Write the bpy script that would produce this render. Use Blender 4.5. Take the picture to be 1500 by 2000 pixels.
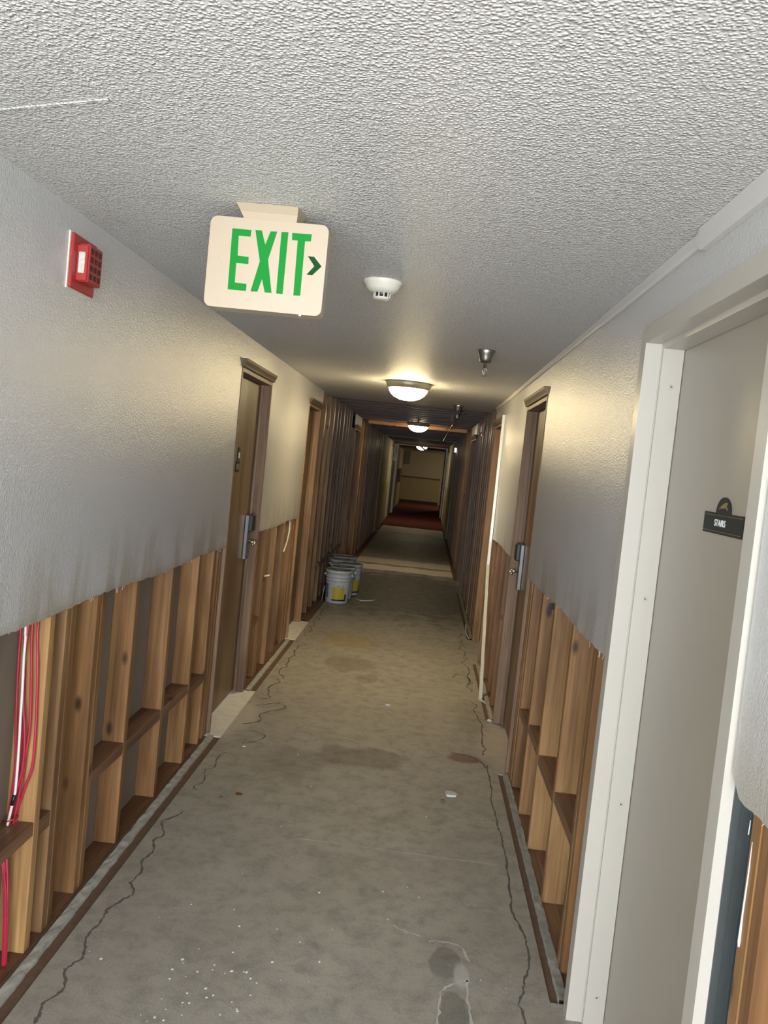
import bpy, bmesh, math, random
from mathutils import Vector, Matrix
from mathutils.geometry import tessellate_polygon
for o in list(bpy.data.objects): bpy.data.objects.remove(o)
S = bpy.context.scene
C = S.collection
random.seed(11)
# ---------------------------------------------------------------- camera
YAW, PITCH, ROLL, FPX, CH = -0.0447, -0.0574, 0.1025, 1681.5, 1.6182
cam_d = bpy.data.cameras.new('camera'); cam = bpy.data.objects.new('camera', cam_d); C.objects.link(cam)
cy, sy, cp, sp, cr, sr = math.cos(YAW), math.sin(YAW), math.cos(PITCH), math.sin(PITCH), math.cos(ROLL), math.sin(ROLL)
fw = Vector((sy*cp, cy*cp, sp)); r0 = Vector((cy, -sy, 0)); u0 = r0.cross(fw)
rt = cr*r0 + sr*u0; up = -sr*r0 + cr*u0
cam.matrix_world = Matrix(((rt.x, up.x, -fw.x, 0), (rt.y, up.y, -fw.y, 0), (rt.z, up.z, -fw.z, CH), (0, 0, 0, 1)))
cam_d.sensor_fit = 'HORIZONTAL'; cam_d.sensor_width = 36; cam_d.lens = 36*FPX/1500
cam_d.clip_start = .02; cam_d.clip_end = 200
S.camera = cam
# ---------------------------------------------------------------- world, daylight, exposure
w = bpy.data.worlds.new('world'); S.world = w; w.use_nodes = True
w.node_tree.nodes['Background'].inputs[0].default_value = (.62, .74, 1, 1)
w.node_tree.nodes['Background'].inputs[1].default_value = 4.0
S.view_settings.view_transform = 'Standard'; S.view_settings.look = 'None'
S.view_settings.exposure = 0.0; S.view_settings.gamma = 1; S.view_settings.use_curve_mapping = False
def area(name, loc, direction, sx, sy_, power, col):
    d = bpy.data.lights.new(name, 'AREA'); d.shape = 'RECTANGLE'; d.size = sx; d.size_y = sy_; d.energy = power; d.color = col
    o = bpy.data.objects.new(name, d); C.objects.link(o); o.location = loc
    o.rotation_euler = Vector(direction).to_track_quat('-Z', 'Y').to_euler(); return o
area('daylight_through_window', (-.2, -3.42, 1.25), (0, 1, 0), 4.9, 2.0, 610, (.90, .95, 1.0))
LAMP_E = 100.0
# ---------------------------------------------------------------- dimensions
H = 2.24; XL = -1.0675; XR = .599; T = .013; D = .089; W = .038
FL = -.989; FR = .554; YB = .35; YC = 8.98; YE = 37.0; JZ = 2.262
# ---------------------------------------------------------------- materials
def mat(name):
    m = bpy.data.materials.new(name); m.use_nodes = True; nt = m.node_tree
    return m, nt, nt.nodes['Principled BSDF']
def N(nt, t, **kw):
    n = nt.nodes.new(t)
    for k, v in kw.items(): setattr(n, k, v)
    return n
def val(nt, op, a, b=None, c=None, clamp=False):
    n = nt.nodes.new('ShaderNodeMath'); n.operation = op; n.use_clamp = clamp
    for i, x in enumerate((a, b, c)):
        if x is None: continue
        if isinstance(x, (int, float)): n.inputs[i].default_value = x
        else: nt.links.new(x, n.inputs[i])
    return n.outputs[0]
def mix(nt, f, a, b):
    n = nt.nodes.new('ShaderNodeMix'); n.data_type = 'RGBA'
    for s, x in ((0, f), (6, a), (7, b)):
        if isinstance(x, (int, float)): n.inputs[s].default_value = x
        elif isinstance(x, tuple): n.inputs[s].default_value = (*x, 1)
        else: nt.links.new(x, n.inputs[s])
    return n.outputs[2]
def ramp(nt, f, stops):
    n = nt.nodes.new('ShaderNodeValToRGB'); e = n.color_ramp.elements
    while len(e) < len(stops): e.new(.5)
    for i, (p, c) in enumerate(stops):
        e[i].position = p; e[i].color = (*c, 1) if isinstance(c, tuple) else (c, c, c, 1)
    nt.links.new(f, n.inputs[0]); return n.outputs[0]
def noise(nt, vec, scale, detail=4, rough=.55, dist=0):
    n = nt.nodes.new('ShaderNodeTexNoise'); n.inputs['Scale'].default_value = scale
    n.inputs['Detail'].default_value = detail; n.inputs['Roughness'].default_value = rough; n.inputs['Distortion'].default_value = dist
    nt.links.new(vec, n.inputs['Vector']); return n.outputs['Fac']
def vmap(nt, vec, scale=(1, 1, 1), loc=None):
    n = nt.nodes.new('ShaderNodeMapping'); n.inputs['Scale'].default_value = scale
    nt.links.new(vec, n.inputs['Vector'])
    if loc is not None: nt.links.new(loc, n.inputs['Location'])
    return n.outputs[0]
def obj_co(nt): return nt.nodes.new('ShaderNodeTexCoord').outputs['Object']
def bump(nt, b, h, strength=.3, dist=.005):
    n = nt.nodes.new('ShaderNodeBump'); n.inputs['Strength'].default_value = strength; n.inputs['Distance'].default_value = dist
    nt.links.new(h, n.inputs['Height']); nt.links.new(n.outputs[0], b.inputs['Normal'])
def plain(name, col, rough=.5, metal=0, spec=.5, vary=0, scale=20, bmp=0):
    m, nt, b = mat(name); b.inputs['Roughness'].default_value = rough; b.inputs['Metallic'].default_value = metal
    b.inputs['Specular IOR Level'].default_value = spec
    co = obj_co(nt); n = noise(nt, co, scale, 5)
    lo = tuple(c*(1-vary) for c in col); hi = tuple(min(1, c*(1+vary)) for c in col)
    nt.links.new(mix(nt, n, lo, hi), b.inputs['Base Color'])
    if bmp: bump(nt, b, n, bmp, .002)
    return m
def wood(name, tones, axis=2, rough=.42, knots=True, grain=.35):
    m, nt, b = mat(name); co = obj_co(nt); inf = nt.nodes.new('ShaderNodeObjectInfo'); rnd = inf.outputs['Random']
    off = val(nt, 'MULTIPLY', rnd, 37.0)
    cmb = nt.nodes.new('ShaderNodeCombineXYZ')
    for i in range(3): nt.links.new(off, cmb.inputs[i])
    sc = [26, 26, 26]; sc[axis] = 1.1
    g = noise(nt, vmap(nt, co, tuple(sc), cmb.outputs[0]), 1.0, 6, .6, .6)
    sc2 = [90, 90, 90]; sc2[axis] = 2.5
    g2 = noise(nt, vmap(nt, co, tuple(sc2), cmb.outputs[0]), 1.0, 3, .6, .2)
    sc3 = [5, 5, 5]; sc3[axis] = 1.3
    blot = noise(nt, vmap(nt, co, tuple(sc3), cmb.outputs[0]), 1.0, 3, .5)
    tone = ramp(nt, rnd, [(i/(len(tones)-1), t) for i, t in enumerate(tones)])
    dark = mix(nt, 1.0, tone, tone)
    gm = ramp(nt, g, [(.3, (1-grain,)*3), (.62, (1.12,)*3)])
    mul = nt.nodes.new('ShaderNodeMix'); mul.data_type = 'RGBA'; mul.blend_type = 'MULTIPLY'; mul.inputs[0].default_value = 1
    nt.links.new(tone, mul.inputs[6]); nt.links.new(gm, mul.inputs[7])
    m2 = nt.nodes.new('ShaderNodeMix'); m2.data_type = 'RGBA'; m2.blend_type = 'MULTIPLY'; m2.inputs[0].default_value = .75
    nt.links.new(mul.outputs[2], m2.inputs[6]); nt.links.new(ramp(nt, g2, [(.35, (.72, .68, .64)), (.6, (1.05, 1.05, 1.05))]), m2.inputs[7])
    m3 = nt.nodes.new('ShaderNodeMix'); m3.data_type = 'RGBA'; m3.blend_type = 'MULTIPLY'; m3.inputs[0].default_value = .8
    nt.links.new(m2.outputs[2], m3.inputs[6]); nt.links.new(ramp(nt, blot, [(.35, (.62, .55, .5)), (.6, (1.08, 1.08, 1.05))]), m3.inputs[7])
    col = m3.outputs[2]
    if knots:
        v = nt.nodes.new('ShaderNodeTexVoronoi'); sk = [7, 7, 7]; sk[axis] = 3.2
        nt.links.new(vmap(nt, co, tuple(sk), cmb.outputs[0]), v.inputs['Vector']); v.inputs['Scale'].default_value = 1
        kf = ramp(nt, v.outputs['Distance'], [(.07, 1.0), (.13, 0.0)])
        col = mix(nt, kf, col, (.055, .028, .016))
    nt.links.new(col, b.inputs['Base Color'])
    b.inputs['Roughness'].default_value = rough; b.inputs['Specular IOR Level'].default_value = .28
    bump(nt, b, g2, .25, .0015)
    return m
TN = [(.30, .155, .062), (.36, .20, .08), (.20, .10, .045), (.33, .18, .075), (.25, .13, .056), (.40, .235, .10), (.22, .125, .062)]
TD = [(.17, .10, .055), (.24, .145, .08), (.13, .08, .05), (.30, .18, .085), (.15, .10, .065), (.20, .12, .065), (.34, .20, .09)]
M = {}
M['stud'] = wood('stud_pine', TN); M['stud_y'] = wood('plate_pine', [(.20, .10, .055), (.26, .14, .075), (.17, .09, .05)], 1)
M['far'] = wood('shaded_pine', TD, rough=.36); M['far_y'] = wood('shaded_plate', [(.12, .075, .05), (.17, .10, .06)], 1)  # pine for the far stretch, its dim light mixed into darker tones
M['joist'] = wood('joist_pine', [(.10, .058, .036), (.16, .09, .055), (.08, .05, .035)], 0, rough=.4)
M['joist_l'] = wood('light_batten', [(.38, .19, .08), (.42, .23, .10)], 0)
M['orange'] = wood('orange_pine', [(.46, .23, .085), (.50, .28, .11)])
M['jamb'] = wood('jamb_oak', [(.235, .148, .09), (.25, .16, .10)], knots=False, grain=.18, rough=.5)
M['jamb_y'] = wood('casing_oak', [(.17, .115, .07), (.19, .13, .08)], 1, knots=False, grain=.2, rough=.5)
M['jamb_w'] = wood('jamb_tan', [(.33, .20, .10), (.36, .22, .11)], knots=False, grain=.2, rough=.5)
M['doorbrown'] = wood('door_veneer', [(.19, .13, .075), (.21, .145, .085)], knots=False, grain=.12, rough=.42)
M['tan'] = plain('stairs_door_paint', (.38, .345, .28), .38, vary=.05, scale=3)
M['tanf'] = plain('stairs_frame_paint', (.46, .43, .375), .36, vary=.04, scale=4)
M['paper'] = plain('drywall_back_paper', (.21, .165, .12), .9, vary=.12, scale=6)
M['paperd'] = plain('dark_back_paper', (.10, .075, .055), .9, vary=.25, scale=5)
M['white'] = plain('white_plastic', (.72, .68, .58), .4, vary=.02)
M['signw'] = plain('sign_plastic', (.385, .305, .21), .38, vary=.03, scale=8)
M['signs'] = plain('sign_shell', (.42, .36, .25), .4, vary=.03, scale=8)
M['trimw'] = plain('painted_raceway', (.60, .58, .56), .4, vary=.04, scale=9)
M['bead'] = plain('galvanised_bead', (.66, .66, .60), .35, metal=.2, vary=.15, scale=14)
M['chrome'] = plain('chrome', (.75, .73, .70), .16, metal=1)
M['nickel'] = plain('brushed_nickel', (.34, .32, .28), .3, metal=1, vary=.1)
M['bronze'] = plain('lamp_pan', (.36, .33, .25), .45, metal=.6)
M['dark'] = plain('dark_plastic', (.02, .023, .028), .35)
M['darkmetal'] = plain('blue_grey_steel', (.035, .052, .06), .5, metal=.3, vary=.3, scale=30)
M['steel'] = plain('lock_steel', (.20, .20, .20), .32, metal=.8)
M['red'] = plain('red_alarm', (.36, .03, .028), .38, vary=.08)
M['redk'] = plain('alarm_slot', (.05, .008, .008), .6)
M['lens'] = plain('strobe_lens', (.55, .54, .48), .12, vary=.45, scale=160, bmp=.6)
M['cable'] = plain('red_cable', (.42, .022, .05), .32, vary=.15, scale=12)
M['wcable'] = plain('white_cable', (.78, .76, .72), .35)
M['tape'] = plain('black_tape', (.012, .012, .014), .4)
M['copper'] = plain('copper_tie', (.30, .10, .04), .35, metal=.8)
M['bucket'] = plain('bucket_plastic', (.50, .53, .58), .32, vary=.05, scale=15)
M['bucketin'] = plain('bucket_inside', (.13, .14, .13), .55, vary=.2)
M['yellow'] = plain('yellow_label', (.48, .40, .035), .5, vary=.12, scale=30)
M['bluegrey'] = plain('text_label', (.13, .17, .22), .5, vary=.5, scale=90)
M['black'] = plain('black_ink', (.01, .01, .01), .5)
M['plaque'] = plain('black_plaque', (.018, .021, .022), .5, spec=.2)
M['gold'] = plain('gold_ink', (.28, .19, .07), .4, metal=.3, vary=.3, scale=60)
M['ink'] = plain('white_ink', (.82, .82, .78), .5)
M['mortar'] = plain('mortar', (.36, .35, .31), .85, vary=.55, scale=26, bmp=.9)
M['subfloor'] = plain('subfloor_ply', (.13, .075, .045), .85, vary=.45, scale=40, bmp=.5)
M['crack'] = plain('crack_fill', (.12, .108, .095), .9, vary=.5, scale=60)
M['scratch'] = plain('chalky_scratch', (.55, .54, .49), .9, vary=.2, scale=60)
M['pale'] = plain('pale_concrete', (.60, .56, .46), .8, vary=.3, scale=22, bmp=.6)
M['pale2'] = plain('whitened_threshold', (.70, .67, .58), .8, vary=.25, scale=18, bmp=.6)
M['chip'] = plain('plaster_chip', (.60, .60, .58), .9, vary=.1)
M['vent'] = plain('grey_panel', (.17, .18, .15), .6)
M['rail'] = plain('chair_rail', (.09, .05, .025), .5)
M['base'] = plain('dark_base', (.045, .03, .03), .7)
M['endup'] = plain('end_wall_upper', (.44, .40, .30), .7, vary=.03, scale=3)
M['lobby'] = plain('lobby_paint', (.62, .61, .58), .6, vary=.03, scale=3)
M['endlow'] = plain('end_wall_lower', (.37, .325, .18), .7, vary=.03, scale=3)
M['drip'] = plain('paint_drip', (.6, .58, .53), .3)
M['green'], nt, b = mat('exit_green'); b.inputs['Base Color'].default_value = (.006, .17, .022, 1); b.inputs['Roughness'].default_value = .6; b.inputs['Specular IOR Level'].default_value = .1
b.inputs['Emission Color'].default_value = (.03, .6, .08, 1); b.inputs['Emission Strength'].default_value = .06
M['greend'] = plain('arrow_green', (.006, .05, .012), .7, spec=.1)
M['ghost'] = plain('blank_chevron', (.46, .38, .27), .5)
M['led'], nt, b = mat('red_led'); b.inputs['Emission Color'].default_value = (1, .05, .02, 1); b.inputs['Emission Strength'].default_value = 1.5
M['glow'], nt, b = mat('lit_glass'); b.inputs['Base Color'].default_value = (.9, .88, .8, 1)
b.inputs['Emission Color'].default_value = (1, .80, .44, 1); b.inputs['Emission Strength'].default_value = LAMP_E
M['glow2'], nt, b = mat('lit_glass_far'); b.inputs['Base Color'].default_value = (.9, .88, .8, 1)
b.inputs['Emission Color'].default_value = (1, .80, .48, 1); b.inputs['Emission Strength'].default_value = LAMP_E*.5
M['glow_added'], nt, b = mat('lit_glass_added'); b.inputs['Base Color'].default_value = (.9, .88, .8, 1)
b.inputs['Emission Color'].default_value = (1, .80, .48, 1); b.inputs['Emission Strength'].default_value = LAMP_E*.8  # glow of the added lamp that brightens the far end wall
M['glass'], nt, b = mat('window_glass'); b.inputs['Transmission Weight'].default_value = 1; b.inputs['Roughness'].default_value = 0; b.inputs['IOR'].default_value = 1.1
# orange-peel painted drywall with water stains above the cut edge
m, nt, b = mat('painted_drywall'); M['drywall'] = m; co = obj_co(nt)
sx_ = nt.nodes.new('ShaderNodeSeparateXYZ'); nt.links.new(co, sx_.inputs[0])
z = sx_.outputs[2]; yy = sx_.outputs[1]
streak = noise(nt, vmap(nt, co, (1, 6.5, 1.6)), 1.0, 4, .6, .5)
hgt = ramp(nt, val(nt, 'SUBTRACT', z, 1.06), [(0, 1.0), (.26, 0.0)])
f = val(nt, 'MULTIPLY', hgt, ramp(nt, streak, [(.44, 0.0), (.60, 1.0)]))
f = val(nt, 'MULTIPLY', f, .62)
edge = ramp(nt, val(nt, 'SUBTRACT', z, 1.06), [(0, .45), (.035, 0.0)])
basec = mix(nt, noise(nt, co, 2.2, 4), (.51, .505, .50), (.56, .555, .548))
c1 = mix(nt, f, basec, (.26, .215, .12)); c1 = mix(nt, edge, c1, (.30, .26, .18))
nt.links.new(c1, b.inputs['Base Color'])
b.inputs['Roughness'].default_value = .35; b.inputs['Specular IOR Level'].default_value = .5
h = val(nt, 'ADD', noise(nt, co, 190, 2, .5), val(nt, 'MULTIPLY', noise(nt, co, 70, 2, .5), .5)); bump(nt, b, h, .8, .003)
b.inputs['Coat Weight'].default_value = .8; b.inputs['Coat Roughness'].default_value = .2; nt.links.new(b.inputs['Normal'].links[0].from_socket, b.inputs['Coat Normal'])
# popcorn ceiling
m, nt, b = mat('stipple_ceiling'); M['ceil'] = m; co = obj_co(nt)
v = nt.nodes.new('ShaderNodeTexVoronoi'); v.inputs['Scale'].default_value = 125
dn = nt.nodes.new('ShaderNodeTexNoise'); dn.inputs['Scale'].default_value = 60; nt.links.new(co, dn.inputs['Vector'])
va = nt.nodes.new('ShaderNodeVectorMath'); va.operation = 'MULTIPLY_ADD'; nt.links.new(dn.outputs['Color'], va.inputs[0]); va.inputs[1].default_value = (.008, .008, .008); nt.links.new(co, va.inputs[2])
nt.links.new(va.outputs[0], v.inputs['Vector'])
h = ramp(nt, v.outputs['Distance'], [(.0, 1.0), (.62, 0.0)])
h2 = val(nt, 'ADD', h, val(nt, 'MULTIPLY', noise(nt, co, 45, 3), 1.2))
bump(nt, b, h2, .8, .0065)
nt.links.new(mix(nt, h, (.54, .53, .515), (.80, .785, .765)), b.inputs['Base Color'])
b.inputs['Roughness'].default_value = .5; b.inputs['Specular IOR Level'].default_value = .35
# concrete floor
m, nt, b = mat('concrete_slab'); M['floor'] = m; co = obj_co(nt)
n1 = noise(nt, co, 2.6, 8, .62, .3); n2 = noise(nt, vmap(nt, co, (30, 12, 1)), 1, 6, .7); n3 = noise(nt, co, 11, 10, .75, .25)
col = mix(nt, n1, (.275, .25, .205), (.45, .42, .36))
col = mix(nt, ramp(nt, n3, [(.46, 0.0), (.70, .6)]), col, (.15, .14, .118))
col = mix(nt, ramp(nt, n2, [(.62, 0.0), (.75, .5)]), col, (.42, .41, .37))
sp_ = nt.nodes.new('ShaderNodeSeparateXYZ'); nt.links.new(co, sp_.inputs[0]); X, Y = sp_.outputs[0], sp_.outputs[1]
warp = val(nt, 'MULTIPLY', val(nt, 'SUBTRACT', noise(nt, co, 5, 6, .65), .5), 1.3)
def blob(cx, cy_, rx, ry, soft=.25):
    a = val(nt, 'POWER', val(nt, 'ABSOLUTE', val(nt, 'DIVIDE', val(nt, 'SUBTRACT', X, cx), rx)), 2)
    c = val(nt, 'POWER', val(nt, 'ABSOLUTE', val(nt, 'DIVIDE', val(nt, 'SUBTRACT', Y, cy_), ry)), 2)
    d = val(nt, 'ADD', val(nt, 'SQRT', val(nt, 'ADD', a, c)), warp)
    return ramp(nt, d, [(max(0, .85-soft*.5), 1.0), (min(1, .85+soft*.5), 0.0)])
def stain(col, fac, k, c): return mix(nt, val(nt, 'MULTIPLY', fac, k), col, c)
col = stain(col, blob(-.2, 4.62, .30, .19), .62, (.125, .10, .075))
col = stain(col, blob(-.55, 4.45, .2, .3, .5), .4, (.14, .12, .105))
col = stain(col, blob(-.47, 6.75, .22, .3), .45, (.17, .12, .06))
col = stain(col, blob(-.28, 6.35, .1, .15), .45, (.17, .11, .05))
col = stain(col, blob(-.55, 7.6, .3, .4, .6), .5, (.34, .25, .06))
col = stain(col, blob(.38, 4.80, .11, .09), .75, (.13, .055, .03))
col = stain(col, blob(.46, 5.6, .13, .6, .6), .3, (.15, .12, .09))
col = stain(col, blob(.225, 2.76, .06, .11, .15), .6, (.13, .13, .115))
col = stain(col, blob(.25, 2.50, .05, .12, .15), .6, (.13, .13, .115))
col = stain(col, blob(.28, 2.70, .028, .075, .4), .7, (.52, .52, .49))
col = stain(col, blob(-.97, 5.05, .13, .42, .6), .7, (.55, .50, .42))
col = stain(col, blob(.60, 5.1, .16, .42, .6), .55, (.50, .42, .32))
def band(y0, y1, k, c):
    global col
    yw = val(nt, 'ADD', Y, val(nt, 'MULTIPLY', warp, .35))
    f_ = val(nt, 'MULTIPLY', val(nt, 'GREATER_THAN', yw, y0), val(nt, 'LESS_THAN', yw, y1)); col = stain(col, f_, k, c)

col = stain(col, blob(-.1, 10.9, 1.3, 2.3, .4), .82, (.085, .08, .068))  # wide darker area of floor around the buckets
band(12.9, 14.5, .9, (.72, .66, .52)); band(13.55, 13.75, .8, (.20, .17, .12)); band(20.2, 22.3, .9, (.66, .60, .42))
col = stain(col, blob(.1, 16.6, 1.1, 2.2, .3), .7, (.10, .09, .06))  # second wide darker area, further down the floor
# scattered plaster dust close to the camera
dust = ramp(nt, noise(nt, co, 55, 3, .7), [(.66, 0.0), (.70, 1.0)])
dm = ramp(nt, noise(nt, co, 3.1, 3), [(.5, 0.0), (.62, 1.0)])
col = mix(nt, val(nt, 'MULTIPLY', val(nt, 'MULTIPLY', dust, dm), .55), col, (.55, .55, .52))
sp2 = noise(nt, co, 170, 3, .7)
col = mix(nt, ramp(nt, sp2, [(.34, .35), (.46, 0.0)]), col, (.17, .155, .13)); col = mix(nt, ramp(nt, sp2, [(.58, 0.0), (.70, .35)]), col, (.55, .53, .47))
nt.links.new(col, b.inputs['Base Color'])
nt.links.new(ramp(nt, n3, [(.3, .42), (.7, .7)]), b.inputs['Roughness'])
bump(nt, b, val(nt, 'ADD', n3, val(nt, 'MULTIPLY', noise(nt, co, 90, 4, .7), .6)), .35, .004)
# carpet
m, nt, b = mat('red_carpet'); M['carpet'] = m; co = obj_co(nt)
nt.links.new(mix(nt, noise(nt, co, 26, 5, .7), (.085, .012, .010), (.17, .026, .021)), b.inputs['Base Color']); b.inputs['Roughness'].default_value = 1
bump(nt, b, noise(nt, co, 300, 2), .8, .004)
# ---------------------------------------------------------------- builders
def link(name, me, m=None, parent=None, loc=(0, 0, 0)):
    o = bpy.data.objects.new(name, me); C.objects.link(o); o.location = loc
    if m is not None and not me.materials: me.materials.append(m)
    if parent: o.parent = parent
    return o
def thing(name, label, cat, loc=(0, 0, 0), group=None, kind=None):
    o = bpy.data.objects.new(name, None); C.objects.link(o); o.location = loc; o.empty_display_size = .05
    return tag(o, label, cat, group, kind)
def tag(o, label, cat=None, group=None, kind=None):
    o['label'] = label
    if cat: o['category'] = cat
    if group: o['group'] = group
    if kind: o['kind'] = kind
    return o
cache = {}
def boxmesh(dx, dy, dz, m, bev=0):
    k = (round(dx, 4), round(dy, 4), round(dz, 4), m.name, bev)
    if k in cache: return cache[k]
    bm = bmesh.new(); bmesh.ops.create_cube(bm, size=1)
    for v_ in bm.verts: v_.co = Vector((v_.co.x*dx, v_.co.y*dy, v_.co.z*dz))
    if bev: bmesh.ops.bevel(bm, geom=bm.edges[:], offset=bev, segments=1, affect='EDGES')
    me = bpy.data.meshes.new('box'); bm.to_mesh(me); bm.free(); me.materials.append(m); cache[k] = me
    return me
def box(name, x0, x1, y0, y1, z0, z1, m, parent=None, bev=0, own=False):
    """box between world-aligned bounds; parent empties sit unrotated so local = world - parent.location"""
    me = boxmesh(x1-x0, y1-y0, z1-z0, m, bev)
    c = Vector(((x0+x1)/2, (y0+y1)/2, (z0+z1)/2))
    if parent:
        p = parent
        while p: c -= Vector(p.location); p = p.parent
    return link(name, me, None, parent, c)
def frombm(name, bm, m, parent=None, smooth=False, world=True):
    me = bpy.data.meshes.new(name)
    bmesh.ops.recalc_face_normals(bm, faces=bm.faces[:])
    bm.to_mesh(me); bm.free()
    if smooth:
        for p in me.polygons: p.use_smooth = True
    c = Vector((0, 0, 0))
    if parent and world:
        p = parent
        while p: c -= Vector(p.location); p = p.parent
    return link(name, me, m, parent, c)
def addbox(bm, x0, x1, y0, y1, z0, z1, bev=0, rot=None):
    r = bmesh.ops.create_cube(bm, size=1); vs = r['verts']
    for v_ in vs: v_.co = Vector(((x0+x1)/2+v_.co.x*(x1-x0), (y0+y1)/2+v_.co.y*(y1-y0), (z0+z1)/2+v_.co.z*(z1-z0)))
    if bev: bmesh.ops.bevel(bm, geom=list({e for v_ in vs for e in v_.link_edges}), offset=bev, segments=2, affect='EDGES')
def prism(bm, pts, off):
    """pts: closed loop of Vectors; off: Vector extrusion"""
    a = [bm.verts.new(p) for p in pts]; b_ = [bm.verts.new(Vector(p)+Vector(off)) for p in pts]
    n = len(pts); bm.faces.new(a); bm.faces.new(b_[::-1])
    for i in range(n): bm.faces.new((a[i], b_[i], b_[(i+1) % n], a[(i+1) % n]))
def lathe(bm, prof, c=(0, 0, 0), seg=32, a0=0, a1=2*math.pi):
    full = abs(a1-a0-2*math.pi) < 1e-6; ns = seg if full else seg+1; rings = []
    for r, z_ in prof:
        rings.append([bm.verts.new((c[0]+r*math.cos(a0+(a1-a0)*i/seg), c[1]+r*math.sin(a0+(a1-a0)*i/seg), c[2]+z_)) for i in range(ns)])
    for a, b_ in zip(rings, rings[1:]):
        for i in range(seg):
            j = (i+1) % ns; bm.faces.new((a[i], a[j], b_[j], b_[i]))
    return rings
def tube(bm, pts, r, seg=8, caps=True, taper=None):
    pts = [Vector(p) for p in pts]; rings = []; prev = None
    for i, p in enumerate(pts):
        t = (pts[min(i+1, len(pts)-1)]-pts[max(i-1, 0)]).normalized()
        if prev is None: n = t.orthogonal().normalized()
        else: n = (prev-t*prev.dot(t)).normalized()
        prev = n; bn = t.cross(n); rr = r*(taper[i] if taper else 1)
        rings.append([bm.verts.new(p+(n*math.cos(2*math.pi*k/seg)+bn*math.sin(2*math.pi*k/seg))*rr) for k in range(seg)])
    for a, b_ in zip(rings, rings[1:]):
        for i in range(seg): bm.faces.new((a[i], a[(i+1) % seg], b_[(i+1) % seg], b_[i]))
    if caps: bm.faces.new(rings[0][::-1]); bm.faces.new(rings[-1])
def smoothpath(pts, n=5):
    P = [Vector(p) for p in pts]; out = []
    for i in range(len(P)-1):
        p0, p1, p2, p3 = P[max(i-1, 0)], P[i], P[i+1], P[min(i+2, len(P)-1)]
        for k in range(n):
            t = k/n; out.append(.5*((2*p1)+(-p0+p2)*t+(2*p0-5*p1+4*p2-p3)*t*t+(-p0+3*p1-3*p2+p3)*t**3))
    out.append(P[-1]); return out
def ribbon(bm, pts, w0, z_, jitter=.3):
    L = []; R_ = []
    for i, p in enumerate(pts):
        a = Vector(pts[max(i-1, 0)]); b_ = Vector(pts[min(i+1, len(pts)-1)]); t = (b_-a).normalized(); n = Vector((-t.y, t.x))
        ww = w0*(1+random.uniform(-jitter, jitter))*(.15 if i in (0, len(pts)-1) else 1)
        L.append(bm.verts.new((p[0]+n.x*ww, p[1]+n.y*ww, z_))); R_.append(bm.verts.new((p[0]-n.x*ww, p[1]-n.y*ww, z_)))
    for i in range(len(pts)-1): bm.faces.new((L[i], R_[i], R_[i+1], L[i+1]))
# ---------------------------------------------------------------- floor
doorsL = [(4.72, 5.64, 'a'), (7.43, 8.24, 'a'), (12.17, 13.2, 'b'), (24.5, 25.4, 'c')]
doorsR = [(1.56, 2.59, 's'), (4.64, 5.59, 'a'), (7.27, 8.23, 'a'), (11.45, 12.5, 'b'), (25.6, 26.6, 'c')]
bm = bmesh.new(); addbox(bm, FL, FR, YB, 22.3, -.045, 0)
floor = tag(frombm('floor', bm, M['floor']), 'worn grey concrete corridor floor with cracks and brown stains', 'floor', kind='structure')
bm = bmesh.new()
for (a, b_, k) in doorsL:
    if k != 'c': addbox(bm, -1.25, FL, a-.03, b_+.03, -.045, -.0005)
frombm('door_threshold_slab', bm, M['pale2'], floor)['kind'] = 'stuff'
bm = bmesh.new()
for (a, b_, k) in doorsR:
    if k != 'c': addbox(bm, FR, .80, a-.02, b_+.03, -.045, -.0005)
frombm('right_threshold_slab', bm, M['floor'], floor)['kind'] = 'stuff'
box('subfloor', -1.4, .95, YB, 23, -.08, -.006, M['subfloor'], floor)
box('wood_floor_seam', -1.15, .75, 20.12, 20.2, 0, .006, M['pale'], floor)
def ridge(x0, x1, y0, y1, top):
    bm = bmesh.new(); n = max(6, int((y1-y0)/.035)); rows = []
    for i in range(n+1):
        y_ = y0+(y1-y0)*i/n; j = lambda s: random.uniform(-s, s)
        xs = [x0+j(.002), x0+.06*(x1-x0)+j(.002), x0+.5*(x1-x0), x0+.93*(x1-x0)+j(.002), x1+j(.003)]
        zs = [-.024, top+j(.002), top*.8+j(.002), top*.6+j(.002), -.024]
        rows.append([bm.verts.new((a, y_, c_)) for a, c_ in zip(xs, zs)])
    for a, c_ in zip(rows, rows[1:]):
        for k in range(4): bm.faces.new((a[k], a[k+1], c_[k+1], c_[k]))
    return bm
for (a, b_) in ((YB, 4.68), (5.66, 7.36)): frombm('mortar_ridge', ridge(-1.060, -1.026, a, b_, .010), M['mortar'], floor)
for (a, b_) in ((8.3, 12.1), (13.3, 19.9)): frombm('mortar_ridge', ridge(-1.053, -1.012, a, b_, .004), M['subfloor'], floor, smooth=True)
for (a, b_) in ((2.62, 4.62), (5.62, 7.2), (8.28, 11.4)): frombm('mortar_ridge', ridge(.580, .612, a, b_, .012), M['mortar'], floor)
crackL = [(-.904, 2.222), (-.911, 2.262), (-.921, 2.304), (-.899, 2.351), (-.894, 2.395), (-.927, 2.461), (-.917, 2.498), (-.901, 2.545), (-.92, 2.605), (-.935, 2.669), (-.923, 2.722), (-.925, 2.784), (-.929, 2.826), (-.906, 2.888), (-.882, 2.946), (-.916, 3.016), (-.906, 3.095), (-.929, 3.183), (-.917, 3.285), (-.947, 3.367), (-.922, 3.429), (-.967, 3.539), (-.932, 3.601), (-.908, 3.679)]
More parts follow.
